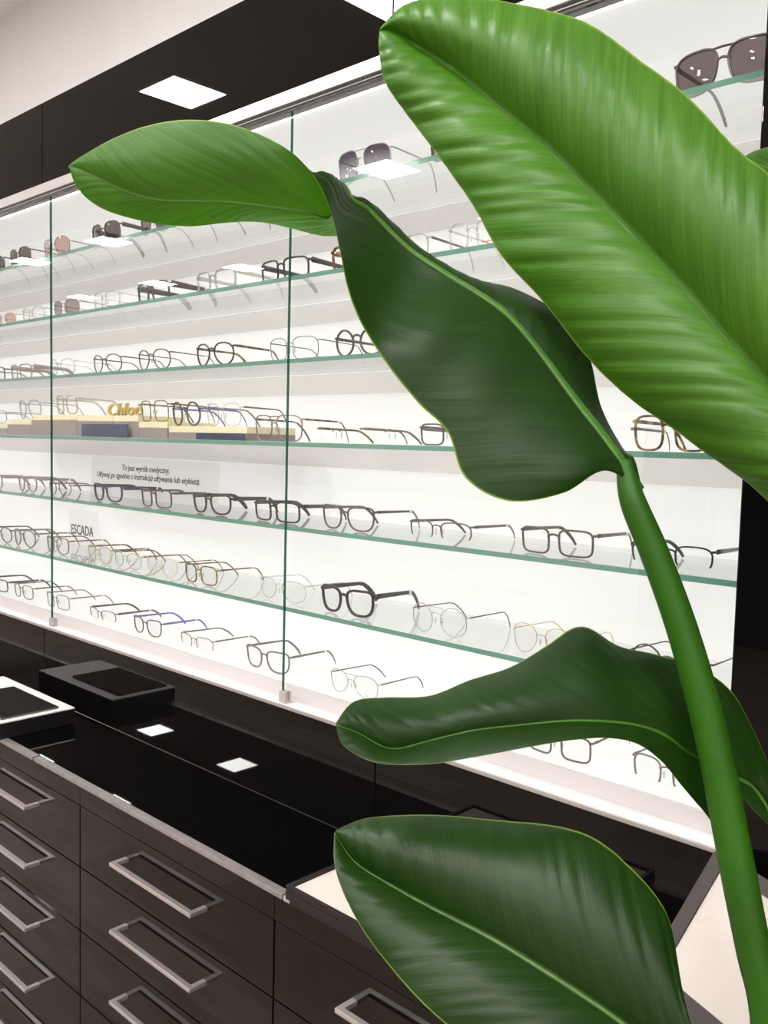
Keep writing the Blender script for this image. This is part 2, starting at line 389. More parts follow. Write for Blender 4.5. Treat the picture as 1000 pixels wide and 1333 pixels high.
doors = [(XW + .003, XD1, 1.090), (XD1 + .012, XD2, 1.090), (XD2 + .012, XE - .0006, 1.090)]
for a, b, y in doors:
    d = pane('glass_door', a, b, y - .003, y + .003, 1.0205, 2.0855)
    if b < -1:
        bm = bmesh.new(); add_box(bm, b - .004, b + .014, y - .007, y - .0035, 1.0135, 1.034, .001); add_box(bm, b - .004, b + .014, y + .0035, y + .007, 1.0135, 1.034, .001)
        add_box(bm, b + .0005, b + .0115, y - .0035, y + .0035, 1.0135, 1.034)
        bm_obj('clip', bm, M['clip'], d)

# ------------------------------------------------------------------ base cabinets, worktop
YC = .868; ZT = .816
cols = [-4.633, -4.033, -3.433, -2.833, -2.233, -1.633, -1.033, -.433, .167, .767, 1.367]
names = ['fifth', 'far left', 'left', 'nearer']
cab_lab = {-1.633: 'black gloss drawer cabinet whose long bar handles show in full at lower left', -2.233: 'black gloss drawer cabinet cut by the left edge, under the white-topped box',
           -1.033: 'black gloss drawer cabinet below the black tray, partly behind the lowest leaf', -.433: 'black gloss drawer cabinet under the tilted pale board at lower right'}
dz = [(.7705 - .0005, .6455), (.6430, .5140), (.5115, .3785), (.3760, .2430), (.2405, .1050)]
dz = [(.7690, .6450), (.6425, .5135), (.5110, .3775), (.3750, .2430), (.2405, .1050)]
def handle(parent, x, z):
    """flat bar on two legs, standing off the drawer front"""
    bm = bmesh.new(); h = .0035
    y0 = -.0295
    add_box(bm, x - .128, x + .128, y0 - .005, y0 + .005, z - h, z + h, .0007)
    for s in (-1, 1):
        a = x + s * .128; add_box(bm, min(a, a - s * .010), max(a, a - s * .010), y0 + .005, 0, z - h, z + h, .0004)
    return bm_obj('handle', bm, M['chrome'], parent)
proto = None
for a in cols[:-1]:
    if a not in cab_lab: continue
    c = empty('drawer_cabinet', (a + .3, YC, 0), cab_lab[a], 'cabinet', 'drawer cabinets under the worktop')
    if proto is None:
        bm = bmesh.new(); add_box(bm, -.2995, .2995, .019, .225, .10, .8075); bm_obj('body', bm, M['cabinet'], c)
        box('plinth', -.2995, .2995, .05, .22, 0, .0995, M['alu_dark'], c)
        box('apron', -.2995, .2995, 0, .0185, .7705, .8075, M['drawer'], c, .0006)
        for zt, zb in dz:
            d = box('drawer', -.2983, .2983, 0, .0185, zb, zt, M['drawer'], c, .001)
            handle(d, 0, zb + .0755 if zt > .76 else zb + .079)
        proto = c
    else:
        for ch in proto.children:
            k = ch.copy(); COL.objects.link(k); k.parent = c
            for g in ch.children:
                q = g.copy(); COL.objects.link(q); q.parent = k
wt = empty('worktop', (-1.2, .98, ZT - .008), 'long black glass worktop running below the lit display case', 'worktop')
o = box('top_slab', -10.1 + 1.2, 1.2 + 3.15, YC + .0155 - .98, DY - .0005 - .98, 0, .008, M['black_top'], wt)
o = box('edge_trim', -10.1 + 1.2, -1.835 + 1.2, YC - .001 - .98, YC + .0150 - .98, 0, .0085, M['trim'], wt, .0008)
o = box('edge_trim', -1.828 + 1.2, -1.015 + 1.2, YC - .001 - .98, YC + .0150 - .98, 0, .0085, M['trim'], wt, .0008)
o = box('edge_trim_end', -1.012 + 1.2, -.998 + 1.2, YC - .001 - .98, YC + .0150 - .98, 0, .0085, M['clip'], wt, .0008)
o = box('edge_strip', -.997 + 1.2, 1.2 + 3.15, YC - .001 - .98, YC + .0150 - .98, 0, .0082, M['tray'], wt, .0008)

# ------------------------------------------------------------------ things on the worktop
t = empty('display_tray', (-.82, .955, ZT), 'black rimmed tray with a cream pad on the worktop beside the lowest leaf', 'tray')
hx, hy, hh = .182, .092, .022
bm = bmesh.new(); add_box(bm, -hx, hx, -hy, hy, .0005, .012)
for a in ((-hx, hx, -hy, -hy + .006), (-hx, hx, hy - .006, hy), (-hx, -hx + .006, -hy + .006, hy - .006), (hx - .006, hx, -hy + .006, hy - .006)): add_box(bm, *a, .012, hh, .0008)
bm_obj('rim', bm, M['tray'], t)
box('pad', -hx + .007, hx - .007, -hy + .007, hy - .007, .0122, .0175, M['pad'], t, .0015)

t = empty('display_box', (-2.17, .95, ZT), 'low black box with a white top on the worktop at the left edge', 'box')
box('body', -.20, .185, -.092, .092, .0005, .036, M['tray'], t, .0015)
box('white_top', -.20, .185, -.092, .092, .0363, .0395, M['card'], t, .0005)
t2 = tag(box('mirror_plate', -.14, .10, -.075, .062, 0, .005, M['tray_glass'], None, .0008), 'dark mirror plate with a green edge lying on the white-topped box', 'mirror plate')
t2.location = (-2.10, .948, ZT + .0400); t2.rotation_euler = (0, 0, .0)
# dark leather folders lying on the worktop behind the box
# tilted pale board at lower right
k_ = .962
Lc = Vector((-.512 * k_, 1.008 * k_, 1.5 - .679 * k_)); Tc = Vector((-.461 * k_, 1.121 * k_, 1.5 - .509 * k_))
e2 = Vector((.911, -.411, 0)).normalized(); e1 = (Tc - Lc); Hm = e1.length * 1.0; e1.normalize(); nn = e1.cross(e2).normalized()
if nn.y > 0: nn = -nn
tm = empty('tilted_display_board', (Lc.x, Lc.y, ZT), 'tilted rectangular board with a pale face and dark frame behind the leaf stalk', 'display board')
Wm = .30
MM = Matrix(((e2.x, -nn.x, e1.x, Lc.x - tm.location.x), (e2.y, -nn.y, e1.y, Lc.y - tm.location.y), (e2.z, -nn.z, e1.z, Lc.z - tm.location.z), (0, 0, 0, 1)))
def slab(name, boxes, mat):
    bm = bmesh.new()
    for a in boxes: add_box(bm, *a)
    bmesh.ops.transform(bm, matrix=MM, verts=bm.verts)
    return bm_obj(name, bm, mat, tm)
slab('backing', [(.002, Wm - .002, .002, .006, .002, Hm - .002)], M['tray'])
slab('frame', [(0, Wm, -.003, .002, 0, .045), (0, Wm, -.003, .002, Hm - .018, Hm), (0, .0205, -.003, .002, .045, Hm - .018), (Wm - .0205, Wm, -.003, .002, .045, Hm - .018)], M['mirror_frame'])
slab('pale_face', [(.0205, Wm - .0205, -.0005, .0018, .045, Hm - .018)], M['mirror'])
ft = Lc + e2 * (Wm / 2) - nn * .004 - tm.location
for q in (.03, Wm - .05):
    a = Lc + e2 * q - tm.location; V, Fc = sweep([a - nn * .002 + e1 * .012, Vector((a.x, a.y, .004)) - Vector((nn.x, nn.y, 0)) * .012, Vector((a.x, a.y, .0025)) - Vector((nn.x, nn.y, 0)) * .06], .002, False, 6)
    mesh_obj('stand_leg', V, Fc, M['mirror_frame'], tm)

# ------------------------------------------------------------------ plinths, cards and lettering on the shelves
def xat(px, y=1.145): return onY(px, 600, y).x
zs = SH_Z[3]
pl = [(-14, 10, 551, 'pale-topped taupe display block cut by the left picture edge'),
      (10, 41, 546, 'pale-topped taupe display block left of the first door edge, one step down'),
      (41, 100, 540, 'tallest pale-topped taupe display block, crossed by the first door edge'),
      (100, 147, 541, 'pale-topped taupe display block behind the left half of the navy card'),
      (147, 180, 541, 'pale-topped taupe display block carrying the gold lettering'),
      (180, 218, 549, 'pale-topped taupe display block right of the gold lettering, one step down'),
      (219, 321, 555, 'long lowest pale-topped display block at the right end of the stepped row')]
ptop = {}
for a, b, ty, lab in pl:
    x0, x1 = xat(a, 1.15) + .0008, xat(b, 1.15) - .0008
    h = onY((a + b) / 2, ty, 1.15).z - zs
    t = empty('display_block', ((x0 + x1) / 2, 1.215, zs), lab, 'display block', 'stepped display blocks on the fourth shelf')
    hw = (x1 - x0) / 2
    box('body', -hw, hw, -.065, .065, .0005, h - .014, M['taupe'], t, .0006); box('top_board', -hw, hw, -.065, .065, h - .0138, h, M['birch'], t, .0006)
    ptop[a] = zs + h
def text_obj(name, body, size, mat, parent, loc, extrude=.0004, shear=0, rot=(PI / 2, 0, 0), align='CENTER', xs=1.0, offset=0.0):
    cu = bpy.data.curves.new(name, 'FONT'); cu.body = body; cu.size = size; cu.extrude = extrude; cu.shear = shear; cu.align_x = align; cu.offset = offset
    cu.materials.append(mat); cu.resolution_u = 3
    o = bpy.data.objects.new(name, cu); COL.objects.link(o)
    dg = bpy.context.evaluated_depsgraph_get(); me = bpy.data.meshes.new_from_object(o.evaluated_get(dg)); COL.objects.unlink(o); bpy.data.objects.remove(o)
    q = bpy.data.objects.new(name, me); COL.objects.link(q)
    if parent: q.parent = parent
    q.location = loc; q.rotation_euler = rot; q.scale = (xs, 1, 1); return q
# navy cards on the shelf edge
def card(name, pxa, pxb, pya, y, zb, lab, mat, cat='card', group=None, h=None, th=.002):
    x0, x1 = xat(pxa, y), xat(pxb, y)
    h = h or onY((pxa + pxb) / 2, pya, y).z - zb
    t = empty(name, ((x0 + x1) / 2, y, zb), lab, cat, group)
    box('board', -(x1 - x0) / 2, (x1 - x0) / 2, -th, 0, .0003, h, mat, t, .0005)
    return t, h
c1, h1 = card('brand_card', 107, 167, 552, 1.139, zs, 'dark navy card leaning before the taupe display blocks', M['navy'])
c2, h2 = card('brand_card', 256, 319, 564, 1.139, zs, 'narrow blue-violet card before the lowest pale-topped block', M['navy'])
# gold lettering
y = 1.158; xg = xat(161, y)
tg = tag(text_obj('logo_lettering', 'Chloé', .042, M['gold'], None, (xg, y, ptop[147] + .0008), extrude=.004, shear=.25, xs=1.5), 'small gold script lettering standing on a pale-topped display block', 'sign')
tg.data.materials.append(M['taupe'])
# white name card on the sixth shelf
zs6 = SH_Z[5]
y = 1.30; x0, x1 = xat(89, y), xat(126, y); ztop = onY(107, 665, y).z
te = empty('name_card', ((x0 + x1) / 2, y, zs6), 'white card with black capitals standing at the back of the lowest glass shelf', 'sign')
mesh_obj('board', [(-(x1 - x0) / 2, 0, .0003), ((x1 - x0) / 2, 0, .0003), ((x1 - x0) / 2, .004, ztop - zs6), (-(x1 - x0) / 2, .004, ztop - zs6)], [(0, 1, 2, 3)], M['card_thin'], te)
zt_ = onY(105, 696, y).z - zs6
text_obj('lettering', 'ESCADA', .040, M['ink'], te, (0, -.0012, zt_), extrude=.0004, xs=.86, offset=.0003)
# two-line notice on the fifth shelf
zs5 = SH_Z[4]
y = 1.27; x0, x1 = xat(118, y), xat(285, y); ztop = onY(200, 598, y).z
te = empty('notice_card', ((x0 + x1) / 2, y, zs5), 'wide white notice card with two lines of dark italic print behind the spectacles', 'sign')
mesh_obj('board', [(-(x1 - x0) / 2, 0, .0003), ((x1 - x0) / 2, 0, .0003), ((x1 - x0) / 2, .004, ztop - zs5), (-(x1 - x0) / 2, .004, ztop - zs5)], [(0, 1, 2, 3)], M['card_thin'], te)
xm = xat(189, y) - te.location.x
W_ = xat(257, y) - xat(124, y)
l1 = text_obj('lettering', 'To jest wyrób medyczny.', .020, M['ink'], te, (xm, -.001, onY(188, 614, y).z - zs5), extrude=.0003, shear=.2, offset=.0002)
l2 = text_obj('lettering', 'Używaj go zgodnie z instrukcją używania lub etykietą.', .020, M['ink'], te, (xm, -.001, onY(190, 624, y).z - zs5 - .0025), extrude=.0003, shear=.2, offset=.0002)
s_ = W_ / max(1e-4, l2.dimensions.x); 
for l in (l1, l2): l.scale = (s_, min(1.1, s_ * .95), 1)

# ------------------------------------------------------------------ spectacles
def outline(style, w, h, n=36):
    """lens outline in x,z about its centre (x>0 outer side)"""
    pts = []
    pr = dict(rect=(4.2, .03), square=(3.2, .05), round=(2.0, .0), oval=(2.2, .03), panto=(2.3, .09), aviator=(2.35, .14), navigator=(3.0, .12), way=(2.9, .12), half=(3.0, .06), rimless=(3.0, .04), cat=(2.6, .10))[style]
    for i in range(n):
        th = 2 * PI * i / n; c, s = math.cos(th), math.sin(th)
        x = abs(c) ** (2 / pr[0]) * (1 if c >= 0 else -1) * w / 2; z = abs(s) ** (2 / pr[0]) * (1 if s >= 0 else -1) * h / 2
        x *= 1 + pr[1] * 2 * z / h
        if style in ('aviator', 'navigator'):      # droop at the outer bottom
            if z < 0: x += .10 * w * (-2 * z / h) ** 1.5 * .6
        if style in ('way', 'cat') and z > 0: z += .10 * h * max(0, 2 * x / w) ** 2
        if style in ('aviator', 'way', 'panto') and z < 0 and x < 0: x += (.04 if style == 'way' else .10) * w * (-2 * z / h)
        pts.append((x, z))
    return pts
GROUP = {0: 'sunglasses on the top glass shelf', 1: 'spectacles on the second glass shelf', 2: 'spectacles on the third glass shelf', 3: 'spectacles on the fourth glass shelf',
         4: 'spectacles on the fifth glass shelf', 5: 'spectacles on the lowest glass shelf', 6: 'spectacles on the lit base of the case'}
def glasses(px0, px1, shelf, style, fmat, lab, h=.040, t=.0017, temple=None, tt=.0032, lens='lens', zbase=None, sun=False, double=False, y=1.146, rz=0.0, tl=.135, tagon=True, mat2=None):
    x0, x1 = xat(px0, y), xat(px1, y); W = x1 - x0
    if W < .105 or W > .155:
        W = .136; 
    cx = (x0 + x1) / 2
    z0 = (Z_BASE if shelf == 6 else SH_Z[shelf]) if zbase is None else zbase
    cat = 'sunglasses' if sun else 'eyeglasses'
    root = empty('sunglasses' if sun else 'eyeglasses', (cx, y, z0 + .0004), lab, cat, GROUP[shelf], rz)
    fm = M[fmat]; tm_ = M[temple] if temple else fm
    br = .018 if style not in ('navigator', 'aviator') else .016
    lw = (W - br - .006) / 2 - t * .6
    cxl = br / 2 + lw / 2
    zc_ = h / 2 + t
    ol = outline(style, lw, h)
    parts = []
    wrap = .09
    def P(sx, x, z):      # place on a gently wrapped front, leaning a little
        X = sx * (cxl + x); return Vector((X, abs(X) ** 2 * 2.2 - (z - 0) * .10 + .004, z))
    for sx in (-1, 1):
        path = [P(sx, x, zc_ + z) for x, z in ol]
        if style == 'half':
            seg = [path[i % len(path)] for i in range(-3, len(path) // 2 + 4)]
            parts.append(sweep(seg, t, False, 6, (1.0, 1.15), up=Vector((0, 1, 0))))
        elif style != 'rimless':
            parts.append(sweep(path, t, True, 6, (1.0, 1.25), up=Vector((0, 1, 0))))
        # end piece to the hinge
        zt = zc_ + h * (.34 if style not in ('round', 'aviator') else .22)
        e0 = P(sx, lw / 2 * .97, zt); e1_ = Vector((sx * W / 2, e0.y + .006, zt + .0005))
        parts.append(sweep([e0, Vector((sx * (W / 2 - .001), e0.y + .001, zt + .0003)), e1_], [t * 1.25, t * 1.3, t * 1.1], False, 6))
    # bridge(s)
    zb = zc_ + h * (.18 if style not in ('aviator', 'navigator') else .12)
    a = P(1, -lw / 2 * .93, zb); 
    arch = [Vector((-a.x, a.y, a.z)), Vector((-a.x * .5, a.y - .001, a.z + .0035)), Vector((0, a.y - .0015, a.z + .0045)), Vector((a.x * .5, a.y - .001, a.z + .0035)), a]
    parts.append(sweep(arch, t * 1.05, False, 6))
    if double:
        zb2 = zc_ + h * .44; a = P(1, -lw / 2 * .75, zb2)
        parts.append(sweep([Vector((-a.x, a.y, a.z)), Vector((0, a.y - .001, a.z + .0005)), a], t * .95, False, 6))
    V, Fc = joinm(parts); mesh_obj('front_frame', V, Fc, fm, root, True)
    for sx in (-1, 1):
        path = [P(sx, x * .97, zc_ + z * .97) for x, z in ol]
        ctr = P(sx, 0, zc_) + Vector((0, -.0012, 0))
        vs = [ctr] + [(p + ctr) / 2 + Vector((0, -.0004, 0)) for p in path] + path; n = len(path)
        fs = [(0, 1 + i, 1 + (i + 1) % n) for i in range(n)] + [(1 + i, 1 + n + i, 1 + n + (i + 1) % n, 1 + (i + 1) % n) for i in range(n)]
        mesh_obj('lens', vs, fs, M[lens], root, True)
    zt = zc_ + h * (.34 if style not in ('round', 'aviator') else .22) + .0005
    for sx in (-1, 1):
        y0 = P(sx, lw / 2 * .97, zt).y + .006; X = sx * W / 2; tp = []; rr = []
        for i in range(13):
            f = i / 12; L = tl * .72; 
            if f <= .62:
                g = f / .62; q = Vector((X - sx * .004 * g, y0 + L * g, zt - .002 * g)); r = tt * (1 - .30 * g)
            else:
                g = (f - .62) / .38; an = g * 1.0
                q = Vector((X - sx * (.004 + .010 * g), y0 + L + tl * .30 * math.sin(an) , zt - .002 - (zt - .002 - tt * .6) * (g ** 1.35))); r = tt * (.72 + .22 * math.sin(g * PI))
            tp.append(q); rr.append(r)
        V, Fc = sweep(tp, rr, False, 6, (.42 if tt > .002 else .9, 1.0)); tpo = mesh_obj('temple', V, Fc, tm_, root, True)
        if sx == 1 and tagon and tt >= .0014:
            m_ = tp[7]; box('price_tag', m_.x - tt * .75, m_.x + tt * .75, m_.y - .002, m_.y + .002, m_.z - tt * 1.15, m_.z + tt * 1.15, M['tag'], tpo)
    if tt < .0025 or style in ('half', 'rimless', 'aviator'):
        for sx in (-1, 1):
            a = P(sx, -lw / 2 - .0005, zc_ - h * .05) + Vector((-sx * .0015, .006, 0))
            mesh_obj('nose_pad', *sweep([a + Vector((0, 0, .0055)), a, a - Vector((0, 0, .0055))], [.0012, .0024, .0013], False, 6, (.5, 1)), M['f_faint'], root, True)
    return root
G = glasses
# top shelf: sunglasses
S = dict(sun=True, tagon=False)
G(-25, 3, 0, 'panto', 'f_gun', 'dark sunglasses cut by the left picture edge on the top shelf', h=.048, lens='sun_dark', tt=.0016, **S)
G(12, 38, 0, 'square', 'f_gun', 'dark brown square sunglasses on the top shelf just left of the rose pair', h=.050, lens='sun_brown', tt=.0016, **S)
G(54, 87, 0, 'aviator', 'f_rose', 'rose-tinted aviator sunglasses crossed by the first glass door edge', h=.052, t=.0009, lens='sun_rose', tt=.0014, **S)
G(116, 152, 0, 'square', 'f_brown', 'large dark square sunglasses with thick temples right of the rose pair', h=.052, lens='sun_dark', tt=.0055, **S)
G(178, 216, 0, 'panto', 'f_grey', 'smoky sunglasses on the top shelf just under the drooping leaf tip', h=.046, lens='sun_brown', tt=.0016, **S)
G(243, 284, 0, 'oval', 'f_gun', 'dark sunglasses hidden behind the leaf tip, left of the pair by the second door edge', h=.046, lens='sun_dark', tt=.0018, **S)
G(322, 368, 0, 'panto', 'f_gun', 'dark sunglasses behind the leaf beside the second glass door edge', h=.046, lens='sun_dark', tt=.0018, **S)
G(428, 496, 0, 'navigator', 'f_silver', 'violet gradient sunglasses with a silver brow right of the second door edge', h=.054, t=.0013, lens='sun_grad', tt=.0018, double=True, **S)
G(545, 612, 0, 'square', 'f_black', 'black sunglasses peeking out left of the big bright leaf on the top shelf', h=.044, lens='sun_dark', tt=.0040, **S)
G(700, 775, 0, 'panto', 'f_brown', 'brown sunglasses hidden behind the big bright leaf on the top shelf', h=.046, lens='sun_brown', tt=.003, **S)
s = G(850, 985, 0, 'navigator', 'f_brown', 'large brown double-bridge aviator sunglasses with a red temple mark at top right', h=.052, t=.0018, lens='sun_brown', tt=.0040, double=True, **S)
tp = [c for c in s.children if c.name.startswith('temple')][1]
box('temple_mark', .0700, .0716, .030, .048, .0385, .0420, M['red'], tp)
# second shelf
G(-8, 18, 1, 'panto', 'f_gold', 'faint gold-rimmed spectacles at the left edge of the second shelf', h=.034, t=.0008, tt=.0010, lens='sun_rose', tagon=False)
G(26, 55, 1, 'oval', 'f_faint', 'nearly invisible colourless spectacles left of the first door edge on the second shelf', h=.036, tt=.0014, tagon=False)
G(70, 95, 1, 'square', 'f_rose', 'rose-brown sunglasses with thin temples just right of the first door edge', h=.040, t=.0009, tt=.0012, lens='sun_rosebrown', sun=True, tagon=False)
G(118, 152, 1, 'square', 'f_faint', 'colourless spectacles between the rose-brown pair and the thick brown pair', h=.040, tt=.0014, tagon=False)
G(174, 215, 1, 'rect', 'f_brown', 'brown spectacles with very thick dark temples on the second shelf', h=.042, t=.0022, tt=.0075)
G(249, 300, 1, 'square', 'f_clear', 'crystal-clear acetate spectacles on the second shelf', h=.042, t=.0022, tt=.0045)
G(331, 393, 1, 'rect', 'f_black', 'dark rectangular spectacles crossed by the second glass door edge, second shelf', h=.040, t=.0019, tt=.0055)
G(423, 480, 1, 'square', 'f_tort', 'tortoiseshell spectacles half hidden by the twisted leaf', h=.042, t=.0024, tt=.0050)
G(487, 548, 1, 'square', 'f_clear', 'clear spectacles with a dark slim temple showing between the two upper leaves', h=.040, t=.0014, tt=.0024, temple='f_grey')
s = G(572, 640, 1, 'square', 'f_faint', 'colourless spectacles with a red line on the lens left of the big leaf', h=.044, t=.0016, tt=.0020, tagon=False)
box('red_print', .018, .040, .0005, .0009, .0100, .0113, M['red'], s)
G(700, 775, 1, 'rect', 'f_brown', 'brown spectacles hidden behind the big bright leaf on the second shelf', h=.038)
# third shelf
G(-22, 3, 2, 'rect', 'f_gun', 'dark spectacles cut by the left picture edge on the third shelf', h=.036, tt=.002)
G(11, 38, 2, 'rect', 'f_taupe', 'taupe spectacles with a very broad temple left of the first door edge', h=.038, t=.0016, tt=.0060, tagon=False)
G(65, 89, 2, 'panto', 'f_faint', 'colourless spectacles just right of the first door edge on the third shelf', h=.042, tt=.0015, tagon=False)
G(117, 154, 2, 'panto', 'f_brown', 'slim dark brown spectacles, left of the two alike on the third shelf', h=.043, t=.0014, tt=.0016)
G(175, 217, 2, 'panto', 'f_brown', 'slim dark brown spectacles, right of the two alike on the third shelf', h=.044, t=.0014, tt=.0014)
G(250, 299, 2, 'panto', 'f_black', 'dark brown spectacles with mottled temples on the third shelf', h=.045, t=.0017, tt=.0028, temple='f_olive')
G(343, 407, 2, 'square', 'f_gun', 'thin dark wire spectacles crossed by the second door edge, third shelf', h=.043, t=.0007, tt=.0011)
G(429, 494, 2, 'round', 'f_brown', 'round brown spectacles left of the twisted leaf on the third shelf', h=.045, t=.0020, tt=.0030)
G(522, 590, 2, 'panto', 'f_grey', 'grey spectacles hidden behind the twisted leaf on the third shelf', h=.042)
G(640, 712, 2, 'rect', 'f_black', 'black spectacles hidden behind both large leaves on the third shelf', h=.038)
# fourth shelf
G(-20, 5, 3, 'square', 'f_gun', 'thin grey spectacles at the left edge standing low beside the display blocks', h=.036, t=.0008, tt=.0012, zbase=ptop[-14])
G(22, 50, 3, 'panto', 'f_clear', 'pale crystal spectacles on the step left of the first door edge', h=.050, tt=.0022, zbase=ptop[10], tagon=False)
G(71, 98, 3, 'square', 'f_clear', 'pinkish crystal spectacles on the tallest display block', h=.046, t=.0019, tt=.0030, zbase=ptop[41], tagon=False)
G(180, 216, 3, 'rect', 'f_olive', 'spectacles with pale rims and a dark side on the block right of the gold lettering', h=.046, t=.0012, tt=.0022, zbase=ptop[180], y=1.152, tagon=False)
G(221, 258, 3, 'round', 'f_brown', 'round brown spectacles with blue temples on the lowest display block', h=.050, t=.0020, tt=.0022, temple='f_blue', zbase=ptop[219], y=1.153, tagon=False)
G(264, 310, 3, 'square', 'f_faint', 'colourless crystal spectacles on the right part of the lowest block', h=.046, t=.0014, tt=.0020, temple='f_grey', zbase=ptop[219], y=1.153, tagon=False)
G(326, 388, 3, 'navigator', 'f_rose', 'pinkish brown square double-bridge spectacles crossed by the second door edge', h=.050, t=.0013, tt=.0022, temple='f_olive', double=True)
G(408, 466, 3, 'rimless', 'f_olive', 'rimless spectacles with gold and black temples on the fourth shelf', h=.030, t=.0012, tt=.0024)
G(480, 532, 3, 'rimless', 'f_grey', 'rimless spectacles with grey temples left of the twisted leaf', h=.030, t=.0010, tt=.0024)
G(551, 612, 3, 'rect', 'f_brown', 'brown spectacles half behind the lobe of the twisted leaf, fourth shelf', h=.034, t=.0014, tt=.0024)
G(640, 705, 3, 'panto', 'f_tort', 'mottled spectacles hidden behind the twisted leaf on the fourth shelf', h=.038)
G(728, 800, 3, 'rimless', 'f_grey', 'rimless spectacles hidden behind the leaf stalk on the fourth shelf', h=.034, tt=.0022)
G(819, 922, 3, 'square', 'f_olive', 'olive tortoiseshell square spectacles between stalk and big leaf', h=.046, t=.0017, tt=.0028)
# fifth shelf
G(-25, -1, 4, 'rect', 'f_taupe', 'taupe spectacles cut by the left picture edge on the fifth shelf', h=.038)
G(21, 45, 4, 'panto', 'f_taupe', 'beige spectacles left of the first door edge on the fifth shelf', h=.043, t=.0018, tt=.0040)
G(60, 89, 4, 'round', 'f_rose', 'pale pink round spectacles crossed by the first door edge, fifth shelf', h=.040, t=.0013, tt=.0022, temple='f_grey')
G(118, 155, 4, 'way', 'f_navy', 'navy-black rectangular spectacles below the left end of the notice card', h=.040, t=.0022, tt=.0048)
G(180, 220, 4, 'rect', 'f_brown', 'brown rectangular spectacles in front of the notice card', h=.040, t=.0018, tt=.0030)
G(247, 297, 4, 'way', 'f_black', 'black-brown spectacles at the right end of the notice card', h=.040, t=.0022, tt=.0048)
G(327, 387, 4, 'rect', 'f_black', 'black rectangular spectacles crossed by the second door edge, fifth shelf', h=.038, t=.0020, tt=.0040)
G(416, 485, 4, 'way', 'f_brown', 'dark brown spectacles just right of the second door edge on the fifth shelf', h=.042, t=.0017, tt=.0028)
G(530, 613, 4, 'half', 'f_brown', 'half-rim brown spectacles in the middle of the fifth shelf', h=.032, t=.0012, tt=.0026)
G(677, 775, 4, 'rect', 'f_brown', 'wide brown rectangular spectacles left of the leaf stalk, fifth shelf', h=.038, t=.0016, tt=.0032)
G(822, 934, 4, 'half', 'f_black', 'black half-rim spectacles crossed by the leaf stalk on the fifth shelf', h=.032, t=.0013, tt=.0034)
# sixth shelf
G(-14, 11, 5, 'panto', 'f_black', 'black spectacles cut by the left picture edge on the lowest glass shelf', h=.043, t=.0015, tt=.0024)
G(14, 42, 5, 'panto', 'f_grey', 'grey spectacles left of the first door edge on the lowest glass shelf', h=.046, t=.0018, tt=.0024)
G(57, 86, 5, 'cat', 'f_rose', 'reddish brown cat-eye spectacles crossed by the first door edge', h=.043, t=.0016, tt=.0020, temple='f_tort')
G(111, 142, 5, 'square', 'f_cleargreen', 'greenish crystal spectacles with mottled temples below the white name card', h=.040, t=.0014, tt=.0024, temple='f_tort')
G(145, 181, 5, 'panto', 'f_cleargreen', 'pale gold-green crystal spectacles, second to the right of the name card', h=.038, t=.0011, tt=.0018, temple='f_tort')
G(187, 228, 5, 'panto', 'f_gold', 'thin gold spectacles left of the mottled dark pair on the lowest glass shelf', h=.042, t=.0007, tt=.0014, temple='f_olive')
G(238, 281, 5, 'square', 'f_olive', 'dark mottled spectacles left of the second door edge, lowest glass shelf', h=.040, t=.0016, tt=.0018)
G(335, 397, 5, 'panto', 'f_faint', 'barely visible colourless spectacles crossed by the second door edge', h=.042, t=.0013, tt=.0018, tagon=False)
G(417, 487, 5, 'way', 'f_black', 'bold black spectacles with thick temples on the lowest glass shelf', h=.046, t=.0026, tt=.0050)
G(537, 612, 5, 'round', 'f_silver', 'thin round silver wire spectacles right of the bold black pair', h=.048, t=.0006, tt=.0012, temple='f_gun', double=True)
G(672, 756, 5, 'aviator', 'f_gold', 'thin gold wire aviator spectacles above the dark leaf', h=.046, t=.0006, tt=.0010)
G(828, 940, 5, 'round', 'f_gun', 'round dark wire spectacles crossed by the leaf stalk, lowest glass shelf', h=.047, t=.0012, tt=.0014)
# lit base
G(-20, 5, 6, 'rect', 'f_gun', 'dark spectacles cut by the left picture edge on the lit base', h=.034, tt=.003)
G(14, 39, 6, 'square', 'f_grey', 'grey spectacles on the lit base left of the first door edge', h=.038, t=.0012, tt=.0022)
G(56, 86, 6, 'rect', 'f_taupe', 'brown and clear spectacles crossed by the first door edge on the lit base', h=.038, t=.0011, tt=.0022)
G(112, 147, 6, 'half', 'f_brown', 'half-rim spectacles with brown temples left of the blue-templed pair', h=.030, t=.0010, tt=.0028)
G(171, 208, 6, 'way', 'f_brown', 'brown spectacles with blue-violet temples on the lit base', h=.038, t=.0014, tt=.0026, temple='f_blue')
G(232, 276, 6, 'half', 'f_grey', 'thin half-rim spectacles right of the blue-templed pair on the lit base', h=.030, t=.0009, tt=.0020)
G(319, 377, 6, 'way', 'f_grey', 'grey-brown spectacles crossed by the foot of the second door edge', h=.042, t=.0016, tt=.0026)
G(431, 496, 6, 'aviator', 'f_silver', 'thin silver double-bridge aviator spectacles left of the dark leaf tip', h=.043, t=.0007, tt=.0013, temple='f_gun', double=True)
G(560, 628, 6, 'rect', 'f_grey', 'grey spectacles almost hidden behind the dark leaf on the lit base', h=.036, t=.0013, tt=.0022)
G(694, 784, 6, 'rect', 'f_brown', 'brown rectangular spectacles showing below the dark leaf', h=.038, t=.0014, tt=.0022)
G(838, 940, 6, 'half', 'f_grey', 'grey browline spectacles with fine rims at the right end of the lit base', h=.040, t=.0013, tt=.0018)

